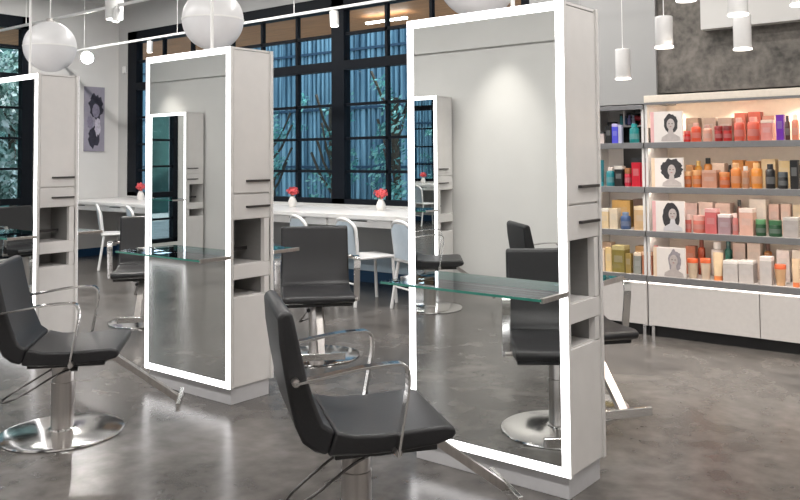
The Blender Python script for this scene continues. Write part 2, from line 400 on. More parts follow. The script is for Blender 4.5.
# ================================================================ MIRROR STATIONS
CW, CD, CH, CB = 0.415, 0.162, 2.045, 0.094
def station(X, Yc, label, faces=(-1, 1)):
    t = thing('mirror_cabinet', label, 'mirror cabinet', (X, Yc, 0), 0, None)
    obj('plinth', B((-CW + .02, CW - .02, -CD + .02, CD - .02, 0, CB)), MT['plinth'], t, bevel=.002)
    bx = CW - .008
    sx = .14
    yb = CD - .02
    obj('cabinet_body', B((-bx, sx, -yb, yb, CB, CH), (sx, bx - .012, -yb, yb, CB, .606), (sx, bx - .012, -yb, yb, .702, .79), (sx, bx - .012, -yb, yb, 1.045, CH),
        (sx, bx, yb - .045, yb, .606, .702), (sx, bx, yb - .045, yb, .79, 1.045), (sx, bx, -yb, -yb + .008, .606, .702), (sx, bx, -yb, -yb + .008, .79, 1.045),
        (bx - .012, bx, -yb, -yb + .006, CB, CH), (bx - .012, bx, yb - .006, yb, CB, CH), (bx - .012, bx, -yb, yb, CH - .012, CH)), MT['cab'], t)
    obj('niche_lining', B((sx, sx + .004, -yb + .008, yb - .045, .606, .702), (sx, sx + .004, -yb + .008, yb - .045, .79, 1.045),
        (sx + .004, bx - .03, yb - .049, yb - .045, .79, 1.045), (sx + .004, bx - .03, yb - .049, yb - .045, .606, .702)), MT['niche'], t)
    g = .0035
    def front(nm, z0, z1, hz=None):
        d = obj(nm, B((bx - .011, bx + .001, -yb + .008, yb - .008, z0 + g, z1 - g)), MT['cab'], t, bevel=.0015)
        if hz: obj('handle', B((bx + .001, bx + .018, -.045, yb - .012, hz - .006, hz + .006)), MT['handle'], d, bevel=.002)
    front('cabinet_door', 1.195, CH - .014, 1.268)
    front('drawer', 1.045, 1.193, 1.118)
    front('drawer', .702, .79)
    front('cabinet_door', CB, .604)
    # shelf bracket passing the niche
    obj('shelf_bracket', B((sx + .09, sx + .12, -yb + .01, yb - .052, .852, .872)), MT['handle'], t)
    for s in faces:
        y0, y1 = (CD - .02, CD) if s > 0 else (-CD, -CD + .02)
        pn = obj('mirror_panel', B((-CW, CW, y0, y1, CB, CH)), MT['cab'], t)
        yo = s * CD
        ya, yb2 = sorted((yo, yo + s * .0015))
        e = .038; m_ = .0015
        obj('light_frame', B((-CW + m_, CW - m_, ya, yb2, CH - e - m_, CH - m_), (-CW + m_, CW - m_, ya, yb2, CB + m_, CB + e + m_), (-CW + m_, -CW + m_ + e, ya, yb2, CB + e + m_, CH - e - m_), (CW - e - m_, CW - m_, ya, yb2, CB + e + m_, CH - e - m_)), MT['led'], pn)
        obj('mirror_glass', B((-CW + e + m_, CW - e - m_, ya, yb2, CB + e + m_, CH - e - m_)), MT['mirror'], pn)
        ya, yb2 = sorted((yo + s * .002, yo + s * .21))
        sh = obj('glass_shelf', B((-CW + .005, CW - .005, ya, yb2, .832, .842)), MT['glass_shelf'], t, bevel=.001)
        ed = .0025
        yf = yo + s * .21
        yf0, yf1 = sorted((yf, yf + s * ed))
        obj('shelf_edge', B((-CW + .005, CW - .005, yf0, yf1, .832, .842)), MT['glass_edge'], sh)
        obj('end_clip', B((CW - .012, CW + .004, *sorted((yo + s * .002, yf)), .826, .846)), MT['brushed'], t, bevel=.001)
        obj('end_clip', B((-CW - .004, -CW + .012, *sorted((yo + s * .002, yo + s * .06)), .826, .846)), MT['brushed'], t, bevel=.001)
    return t
station(-2.02, 3.206, 'tall lit mirror cabinet nearest the camera, the largest in front of the retail shelves')
station(-4.152, 3.212, 'tall lit mirror cabinet in the middle, behind the left black chair')
station(-6.357, 3.214, 'tall lit mirror cabinet at the left edge of the picture')
OY = -1.205 + CD
st = station(-5.60, OY + .02, 'lit mirror cabinet against the front wall, seen reflected in the largest mirror', faces=(1,))
st.rotation_euler.z = R(-2.6)
station(-7.77, OY, 'lit mirror cabinet against the front wall, middle one of that row', faces=(1,))
station(-9.92, OY, 'lit mirror cabinet against the front wall, seen reflected in the middle mirror', faces=(1,))

# ================================================================ STYLING CHAIRS
def make_chair(label):
    t = thing('styling_chair', label, 'chair', (0, 0, 0), 0, None)
    obj('base_plate', lathe([(0, 0), (.298, 0), (.302, .004), (.300, .010), (.27, .016), (.12, .022), (.07, .026), (0, .026)], 64), MT['chrome'], t, smooth=True)
    co = obj('column', lathe([(0, .02), (.056, .02), (.056, .26), (.052, .262), (.052, .365), (0, .365)], 40), MT['brushed'], t, smooth=True)
    obj('collar', lathe([(.056, .022), (.066, .022), (.066, .03), (.056, .034)], 40), MT['chrome'], co, smooth=True)
    obj('mounting_plate', B((-.12, .13, -.09, .09, .363, .398)), MT['black'], t, bevel=.006)
    W = .245
    back = [(-.312, .875), (-.306, .78), (-.290, .67), (-.272, .57), (-.254, .49), (-.230, .435), (-.19, .402), (-.145, .387),
            (-.120, .464), (-.158, .492), (-.188, .57), (-.214, .66), (-.236, .76), (-.252, .84), (-.262, .885), (-.290, .893)]
    up_ = lambda q: [(x, z + .018 * max(0, min(1, (.88 - z) / .4))) for x, z in q]
    back = up_(back)
    obj('backrest', prism_y(back, -W, W, n=1), MT['leather'], t, bevel=.014, smooth=True, seg=3)
    seat = [(-.146, .384), (-.03, .376), (.12, .376), (.24, .386), (.292, .400), (.310, .417), (.302, .440), (.27, .448), (.17, .445), (.05, .440), (-.05, .446), (-.119, .464)]
    seat = up_(seat)
    obj('seat', prism_y(seat, -W, W, n=1), MT['leather'], t, bevel=.020, smooth=True, seg=4)
    obj('seat_pan', B((-.12, .24, -W + .012, W - .012, .384, .404)), MT['black'], t, bevel=.004)
    for s in (-1, 1):
        y = s * (W + .03)
        path = smooth_path([(-.262, y, .662), (-.13, y, .682), (-.04, y, .696), (.05, y, .702), (.120, y, .700), (.128, y, .64), (.112, y, .55), (.090, y, .43), (.085, y, .392)], 2)
        a = obj('armrest', sweep(path, rect(.021, .0045), side=(0, 1, 0)), MT['chrome'], t, bevel=.001)
        obj('bolt', sweep([(-.256, y + s * .006, .662), (-.256, s * (W - .03), .662)], circ(.013, 12)), MT['brushed'], a, smooth=True)
        obj('bolt', sweep([(.088, y + s * .006, .402), (.088, s * (W - .03), .402)], circ(.013, 12)), MT['brushed'], a, smooth=True)
    fr = obj('footrest', sweep([(.16, 0, .372), (.255, 0, .372), (.575, 0, .135)], rect(.022, .016), side=(0, 1, 0)), MT['brushed'], t, bevel=.001)
    obj('foot_bar', sweep([(.582, -.15, .130), (.582, .15, .130)], rect(.022, .010), side=(0, 0, 1)), MT['chrome'], fr, bevel=.003)
    obj('pump_lever', sweep(smooth_path([(-.03, .03, .335), (-.12, .01, .285), (-.23, -.03, .225), (-.275, -.08, .20), (-.25, -.12, .195), (-.15, -.10, .235), (-.04, -.07, .30), (.05, -.062, .335)], 2), circ(.0055, 8)), MT['handle'], t, smooth=True)
    obj('lever_knob', sweep([(.05, -.062, .335), (.085, -.062, .335)], circ(.013, 12)), MT['black'], t, smooth=True)
    return t
chair0 = make_chair('black styling chair in the foreground, nearest the camera, footrest out of the bottom edge')
chair0.location = (-2.07, 2.27, 0); chair0.rotation_euler = (0, 0, R(54))
for x, y, a, lb in [
    (-4.09, 2.25, 50, 'black styling chair at the left edge on a full round chrome base'),
    (-4.19, 4.19, -42, 'black styling chair facing the camera between the middle and largest mirror cabinets'),
    (-6.255, 4.18, -40, 'black styling chair half hidden behind the left edge of the middle mirror'),
    (-2.20, 4.22, -38, 'black styling chair mostly hidden behind the largest mirror cabinet, by the retail shelves'),
    (-8.90, 1.66, -4, 'black styling chair by the left wall windows, its backrest seen only in the leftmost mirror'),
    (-3.10, 0.42, -47, 'black styling chair whose turned backrest shows only in the largest mirror'),
    (-4.655, -0.04, -38, 'black styling chair by the front wall, seen small in the largest mirror')]:
    c = copy_tree(chair0); c.location = (x, y, 0); c.rotation_euler = (0, 0, R(a)); c['label'] = lb

# ================================================================ WINDOW COUNTER, WHITE CHAIRS, VASES
ct = thing('window_counter', 'long white counter running under the back windows', 'counter', (-7.2, 6.5, 0))
obj('worktop', B((-3.98, 3.9, -.43, .5, .79, .83)), MT['counter'], ct, bevel=.003)
for k in range(9):
    x0 = -3.9 + k * .86
    d = obj('drawer', B((x0, x0 + .84, -.40, .0, .71, .788)), MT['counter'], ct, bevel=.002)
    obj('handle', B((x0 + .30, x0 + .54, -.408, -.40, .766, .775)), MT['handle'], d)
for x0 in (-3.96, -.02, 3.82): obj('leg', B((x0, x0 + .06, -.38, -.32, 0, .79)), MT['counter'], ct)

def white_chair(label):
    t = thing('side_chair', label, 'chair')
    # faces +Y ; back at -Y
    poly = []
    for k in range(13):
        a = PI * k / 12
        poly.append((.20 * math.cos(a), .715 + .10 * math.sin(a)))
    path = [(.185, -.19, .44)] + [(x, -.235 + .02 * (abs(x) / .2) - (z - .7) * .25, z) for x, z in poly] + [(-.185, -.19, .44)]
    obj('back_frame', sweep(path, circ(.017, 8)), MT['white_plastic'], t, smooth=True)
    bm = bmesh.new()
    rows = []
    for j in range(7):
        z = .47 + j * .053
        wv = .18 if z < .72 else .18 * math.sqrt(max(0.02, 1 - ((z - .71) / .10) ** 2))
        rows.append([(wv * (i / 4 - 1), -.195 - (z - .44) * .14 - .02 * (1 - (i / 4 - 1) ** 2), z) for i in range(9)])
    for dy in (0, -.008):
        rr = [[bm.verts.new((x, y + dy, z)) for x, y, z in r] for r in rows]
        for a, b in zip(rr, rr[1:]):
            for i in range(8): bm.faces.new((a[i], a[i + 1], b[i + 1], b[i]))
    obj('back_panel', bm, MT['blue_plastic'], t, smooth=True)
    obj('seat', B((-.205, .205, -.20, .22, .432, .458)), MT['white_plastic'], t, bevel=.012, smooth=True)
    for sx in (-1, 1):
        obj('leg', sweep([(sx * .175, -.17, .44), (sx * .205, -.235, 0)], circ(.016, 8)), MT['white_plastic'], t, smooth=True)
        obj('leg', sweep([(sx * .175, .19, .44), (sx * .195, .22, 0)], circ(.016, 8)), MT['white_plastic'], t, smooth=True)
    obj('foot_rail', sweep([(-.195, -.20, .20), (.195, -.20, .20)], circ(.009, 6)), MT['white_plastic'], t, smooth=True)
    return t
wc = white_chair('white side chair at the window counter, directly right of the front facing black chair')
wc.location = (-5.35, 6.03, 0); wc.rotation_euler = (0, 0, R(-20))
for x, y, a, lb in [(-6.02, 6.05, -22, 'white side chair at the window counter, above the black chair backrest'),
                    (-4.66, 6.05, -22, 'white side chair at the window counter, cut by the edge of the largest mirror'),
                    (-9.66, 6.05, -32, 'white side chair at the far left end of the window counter, beside the picture'),
                    (-8.98, 6.05, -25, 'white side chair at the window counter, left of the middle mirror behind the black backrest')]:
    c = copy_tree(wc); c.location = (x, y, 0); c.rotation_euler = (0, 0, R(a)); c['label'] = lb

def vase(x, y, label, seed):
    t = thing('flower_vase', label, 'vase', (x, y, .83))
    obj('vase_body', lathe([(0, 0), (.038, 0), (.048, .03), (.050, .06), (.036, .10), (.026, .115), (.030, .125), (.022, .125), (.02, .11), (0, .02)], 24), MT['ceramic'], t, smooth=True)
    rn = random.Random(seed)
    bm = bmesh.new()
    for k in range(5):
        a = k * 1.25; sweep([(0, 0, .05), (.01 * math.cos(a), .01 * math.sin(a), .13), (.03 * math.cos(a), .03 * math.sin(a), .17)], circ(.003, 5), bm)
    obj('stems', bm, MT['leafgreen'], t)
    bm = bmesh.new()
    for k in range(110):
        d = Vector((rn.gauss(0, 1), rn.gauss(0, 1), rn.gauss(0, .8))).normalized()
        p = d * (.055 * (.5 + .5 * rn.random())) + Vector((rn.choice((-.025, .0, .025)), 0, .185))
        s = d.orthogonal().normalized(); u = d.cross(s); L = .018
        vs = [bm.verts.new(p + v) for v in (s * L, u * L * .8 + d * .006, -s * L, -u * L * .8 + d * .006)]
        bm.faces.new(vs)
    obj('blossoms', bm, MT['coral'], t)
vase(-10.18, 6.72, 'white vase with coral flowers at the far left of the counter', 1)
vase(-7.05, 6.66, 'white vase with coral flowers, middle one, behind the small white chair', 2)
vase(-5.70, 6.66, 'white vase with coral flowers, rightmost on the counter', 3)

# picture on the left wall
pc = thing('framed_picture', 'tall grey violet portrait picture on the left wall', 'picture', (XW, 6.60, 1.52))
obj('frame', B((0, .02, -.16, .16, 0, .95)), mat('grey_picture_mount', (.30, .28, .34), .5), pc)
def blob(cy, cz, ry, rz, x, n=24, j=.12, seed=0):
    rn = random.Random(seed); bm = bmesh.new()
    f = [(cy + ry * math.cos(2 * PI * k / n) * (1 + j * (rn.random() - .5)), cz + rz * math.sin(2 * PI * k / n) * (1 + j * (rn.random() - .5))) for k in range(n)]
    a = [bm.verts.new((x, y, z)) for y, z in f]; b = [bm.verts.new((x + .001, y, z)) for y, z in f]
    bm.faces.new(a); bm.faces.new(b)
    for k in range(n): bm.faces.new((a[k], a[(k + 1) % n], b[(k + 1) % n], b[k]))
    return bm
inkd = mat('dark_print_ink', (.03, .028, .045), .5, var=.3); inkm = mat('mid_print_ink', (.22, .20, .27), .5, var=.2)
obj('printed_hair', blob(.02, .66, .11, .19, .02, seed=1, j=.4), inkd, pc)
obj('printed_face', blob(.02, .60, .06, .10, .0211, seed=2), inkm, pc)
obj('printed_arm', blob(-.07, .42, .05, .10, .0205, seed=7, j=.5), inkm, pc)
obj('printed_highlight', blob(.05, .36, .05, .13, .0207, seed=9, j=.5), mat('light_print_ink', (.50, .47, .55), .5, var=.2), pc)
obj('printed_dress', blob(.0, .22, .09, .16, .02, seed=3, j=.5), inkd, pc)
sn = obj('wall_sensor', B((-.03, .03, -.03, 0, 0, .10)), MT['white'], None, bevel=.006); sn.location = (-11.02, 6.995, 2.69)
tag(sn, 'small white sensor box beside the top of the leftmost back window', 'sensor')

# ================================================================ LAMPS
def globe(X, Y, Z, r, label):
    t = thing('globe_pendant', label, 'pendant lamp', (X, Y, Z))
    prof = [(r * math.cos(a), r * math.sin(a)) for a in [R(q) for q in range(0, 91, 6)]]
    obj('upper_shell', lathe([(p[0] if p[0] > 1e-4 else 0, p[1] + .004) for p in prof], 48), MT['globe'], t, smooth=True)
    obj('lower_shell', lathe([(p[0] if p[0] > 1e-4 else 0, -p[1]) for p in prof], 48), MT['globe_low'], t, smooth=True)
    obj('seam_ring', lathe([(r - .004, -.004), (r + .003, -.004), (r + .003, .006), (r - .004, .006)], 48), MT['white'], t, smooth=True)
    obj('cap', cyl(.03, r - .005, r + .03), MT['brushed'], t, smooth=True)
    obj('cord', cyl(.005, r + .02, ZC - Z, 8), MT['white'], t)
    obj('ceiling_rose', cyl(.05, ZC - Z - .02, ZC - Z, 16), MT['white'], t)
globe(-6.508, 3.44, 2.327, .205, 'white globe pendant above the leftmost mirror cabinet')
globe(-4.397, 3.44, 2.317, .200, 'white globe pendant above the middle mirror cabinet')
globe(-2.289, 3.44, 2.300, .205, 'white globe pendant above the largest mirror cabinet, cut by the top edge')
for X, lb in [(-6.22, 'thin white power rod rising from the leftmost mirror cabinet'), (-4.01, 'thin white power rod rising from the middle mirror cabinet'), (-1.90, 'thin white power rod rising from the largest mirror cabinet')]:
    o = obj('power_rod', B((-.007, .007, -.007, .007, CH, ZC)), MT['white']); o.location = (X, 3.13, 0); tag(o, lb, 'power rod')

def rail(x0, x1, Y, Z, label, sus):
    t = thing('track_rail', label, 'track rail', (x0, Y, Z))
    obj('rail_bar', B((0, x1 - x0, -.014, .014, -.012, .012)), MT['white'], t)
    for s in sus: obj('suspension_rod', cyl(.004, .01, ZC - Z, 6, cx=s - x0), MT['white'], t)
rail(-11.1, -2.0, 4.48, 2.90, 'white track rail nearer the camera, crossing in front of the globes', (-9.0, -7.4, -5.4))
rail(-11.1, -4.3, 5.98, 2.90, 'white track rail near the back windows', (-10.4, -8.32, -6.3))
rail(-11.1, 1.4, -.72, 3.25, 'white track rail along the front wall, behind the camera', (-10, -7, -4, -1))

def spot(x, y, z, r, L, direction, label, energy=0, ang=50, lens='lamp', hang=.05, color=(1, .95, .88), blend=.6):
    d = Vector(direction).normalized()
    t = thing('track_spotlight', label, 'spotlight', (x, y, z))
    obj('stem', cyl(.012, -hang, -.012, 10), MT['white'], t)
    c = Vector((0, 0, -hang - .02))
    a = c - d * L * .35; b = c + d * L * .65
    h = obj('lamp_head', sweep([a, a + d * .004, b], circ(r, 24), side=d.orthogonal()), MT['white'], t, bevel=.004, smooth=True)
    obj('lens', sweep([b, b + d * .003], circ(r * .82, 24), side=d.orthogonal()), MT[lens], h)
    if energy:
        ld = bpy.data.lights.new('spot', 'SPOT'); ld.energy = energy; ld.spot_size = R(ang); ld.spot_blend = blend; ld.shadow_soft_size = .03; ld.color = color
        lo = bpy.data.objects.new('spot_lamp', ld); col.objects.link(lo); lo.parent = t
        lo.location = b + d * .02; lo.rotation_euler = (-d).to_track_quat('Z', 'Y').to_euler()
    return t
RZ = 2.888
spot(-7.25, 4.48, RZ, .085, .20, (0, 0, -1), 'large white track spotlight at the top left, beside the smaller one', 120, 80, hang=-.03)
spot(-7.12, 4.42, RZ, .032, .13, (0, -.05, -1), 'slim white track spotlight hanging beside the large one at the top left', 40, 60, hang=.06)
spot(-8.70, 4.48, RZ, .035, .13, (.25, -.1, -1), 'small white track spotlight in front of the leftmost globe', 40, 60)
spot(-8.88, 5.98, RZ, .035, .14, (-.2, .1, -1), 'small white track spotlight above the left corner of the middle mirror', 40, 70)
spot(-5.72, 5.98, RZ, .045, .15, (.1, -.05, -1), 'white track spotlight in front of the back window post', 60, 70)
spot(-10.32, 5.98, RZ, .09, .12, (.8, -.50, -.14), 'glaring white track spotlight aimed at the camera beside the leftmost globe', 25, 90, lens='lamp_hot', hang=.09)  # head and lens oversized so their glow stands in for glare
for k, X in enumerate((-10.34, -7.5, -4.54, -1.7)):
    spot(X, -.72, 3.238, .04, .14, (0, -.12, -1), ['white track spotlight on the front wall rail, farthest from the camera', 'white track spotlight on the front wall rail, second farthest', 'white track spotlight on the front wall rail, throwing the cone seen in the largest mirror', 'white track spotlight on the front wall rail, behind the camera'][k], 105, 60, blend=.9)

def pendant(x, y, z, h, r, label, e=20):
    t = thing('cylinder_pendant', label, 'pendant lamp', (x, y, z))
    obj('shade', lathe([(r * .82, .004), (r * .95, 0), (r, .004), (r, h - .004), (r - .004, h), (0, h), (0, h - .004), (r * .82, h - .006)], 32), MT['white_metal'], t, smooth=True)
    obj('diffuser', lathe([(0, .008), (r * .83, .008), (r * .83, .003), (0, .003)], 32), MT['pend_light'], t)
    obj('trim_ring', lathe([(r, -.001), (r + .002, 0), (r + .002, .008), (r, .009)], 32), MT['pend_light'], t)
    obj('cord', cyl(.003, h, ZC - z, 6), MT['white'], t)
    ld = bpy.data.lights.new('pendant', 'SPOT'); ld.energy = e; ld.spot_size = R(100); ld.spot_blend = .8; ld.shadow_soft_size = .04; ld.color = (1, .88, .75)
    lo = bpy.data.objects.new('pendant_lamp', ld); col.objects.link(lo); lo.parent = t; lo.location = (0, 0, -.01)
pendant(-2.50, 5.64, 1.95, .22, .054, 'white cylinder pendant, lowest and leftmost, in front of the grey wall')
pendant(-1.92, 4.95, 2.06, .195, .054, 'white cylinder pendant at the left edge of the dark concrete')
pendant(-1.60, 5.46, 2.07, .225, .056, 'white cylinder pendant in front of the pale ceiling soffit and concrete')
pendant(-1.46, 4.91, 2.205, .20, .056, 'white cylinder pendant with only its glowing end showing, right of centre')
pendant(-1.73, 4.82, 2.31, .20, .056, 'white cylinder pendant, highest, barely entering at the top edge')
pendant(-1.12, 4.92, 2.225, .20, .056, 'white cylinder pendant at the top right corner')

def linear(x, y, L, along, label, e=70):  # unseen ceiling lamps added as room fill
    t = thing('fill_ceiling_light', label, 'fill light', (x, y, ZC - .06))
    a, b = (L / 2, .06) if along == 'x' else (.06, L / 2)
    obj('housing', B((-a, a, -b, b, .012, .06)), MT['white'], t)
    obj('diffuser', B((-a + .005, a - .005, -b + .005, b - .005, 0, .012)), emit('fill_diffuser', (1, .97, .93), 1.5), t)
    ld = bpy.data.lights.new('linear', 'AREA'); ld.shape = 'RECTANGLE'; ld.size = a * 2; ld.size_y = b * 2; ld.energy = e; ld.color = (1, .965, .93)
    lo = bpy.data.objects.new('fill_lamp', ld); col.objects.link(lo); lo.parent = t; lo.location = (0, 0, -.006)
LE = 58
for k, (X, Y) in enumerate([(-9.2, 1.2), (-6.2, 1.2), (-3.2, 1.2), (-.4, 1.2), (-9.2, 5.2), (-6.4, 5.2), (-3.6, 5.0), (-.6, 3.9)]):
    linear(X, Y, 2.2, 'x', 'added fill light on the ceiling, %s row, %s' % (('front', 'back')[k // 4], ('farthest left', 'second from left', 'third from left', 'farthest right')[k % 4]), LE)

# ================================================================ RETAIL SHELVING
SZ = {1: 1.495, 2: 1.15, 3: .81, 4: .467}
def unit(x0, x1, label, doors, dark):
    t = thing('retail_shelf_unit', label, 'shelving', ((x0 + x1) / 2, 6.36, 0))
    a, b = x0 - (x0 + x1) / 2, x1 - (x0 + x1) / 2
    F = -.21
    top = 1.86 if not dark else 1.79
    obj('back_panel', B((a, b, .215, .235, .4, top)), MT['retail_back'] if not dark else MT['cab'], t)
    if dark:
        obj('dark_backing', B((a + .16, b - .02, .205, .215, 1.15, 1.70)), MT['black'], t)
    for q in (a, b - .02): obj('side_panel', B((q, q + .02, F + .02, .235, .08, top)), MT['cab'], t)
    for s, z in SZ.items():
        sh = obj('shelf', B((a + .02, b - .02, F + .02, .215, z - .025, z)), MT['retail_white'], t)
        obj('shelf_lip', B((a, b, F, F + .02, z - .046, z)), MT['steel_lip'], sh, bevel=.002)
        if s > 1 or not dark:
            zz = (SZ[s - 1] - .046) if s > 1 else top - .055
        if s > 1: obj('light_strip', B((a + .03, b - .03, F + .025, F + .05, SZ[s - 1] - .034, SZ[s - 1] - .026)), MT['warm_strip'], sh)
    if not dark:
        v = obj('valance', B((a, b, F + .006, F + .03, 1.806, 1.860), (a, b, F + .03, .215, 1.840, 1.860)), MT['valance_cream'], t, bevel=.003)
        obj('shelf_lip', B((a, b, F, F + .03, 1.787, 1.805)), MT['steel_lip'], v, bevel=.002)
        obj('light_strip', B((a + .03, b - .03, F + .05, F + .09, 1.826, 1.834)), MT['warm_strip'], v)
        n = 6
        for k in range(n):
            q = a + .15 + (b - a - .3) * k / (n - 1)
            ld = bpy.data.lights.new('downlight', 'SPOT'); ld.energy = 7; ld.spot_size = R(110); ld.spot_blend = .7; ld.shadow_soft_size = .02; ld.color = (1, .85, .68)
            lo = bpy.data.objects.new('shelf_downlight', ld); col.objects.link(lo); lo.parent = t; lo.location = (q, .10, 1.82)
    else:
        obj('valance', B((a, b, F, F + .03, 1.755, 1.79), (a, b, F + .03, .215, 1.775, 1.79)), MT['steel_lip'], t, bevel=.003)
        obj('divider', B((.0, .012, -.0, .205, 1.64, 1.775), (a + .12, b - .02, .0, .205, 1.63, 1.64)), MT['cab'], t)
    # glow under the lowest lip onto the base doors
    obj('base_light_strip', B((a + .01, b - .01, F + .004, F + .018, .407, .416)), MT['base_strip'], t)
    obj('base_carcass', B((a, b, F + .035, .235, .085, .405)), MT['retail_white'], t)
    obj('toe_kick', B((a, b, F + .06, .2, 0, .085)), MT['toe'], t)
    for d0, d1 in doors:
        m_ = (x0 + x1) / 2
        obj('cabinet_door', B((d0 - m_ + .003, d1 - m_ - .003, F + .012, F + .034, .088, .40)), MT['retail_white'], t, bevel=.002)
    for q in (a + .03, b - .03): obj('leg', B((q - .012, q + .012, F + .03, F + .055, 0, .088)), MT['chrome'], t)
    return t
unit(-3.08, -2.572, 'narrow retail shelf unit with teal and crimson products, beside the largest mirror cabinet', [(-3.08, -2.572)], True)
unit(-2.562, -.05, 'wide lit retail shelf unit of coral and amber products under the dark concrete', [(-2.562, -1.736), (-1.736, -.9), (-.9, -.05)], False)

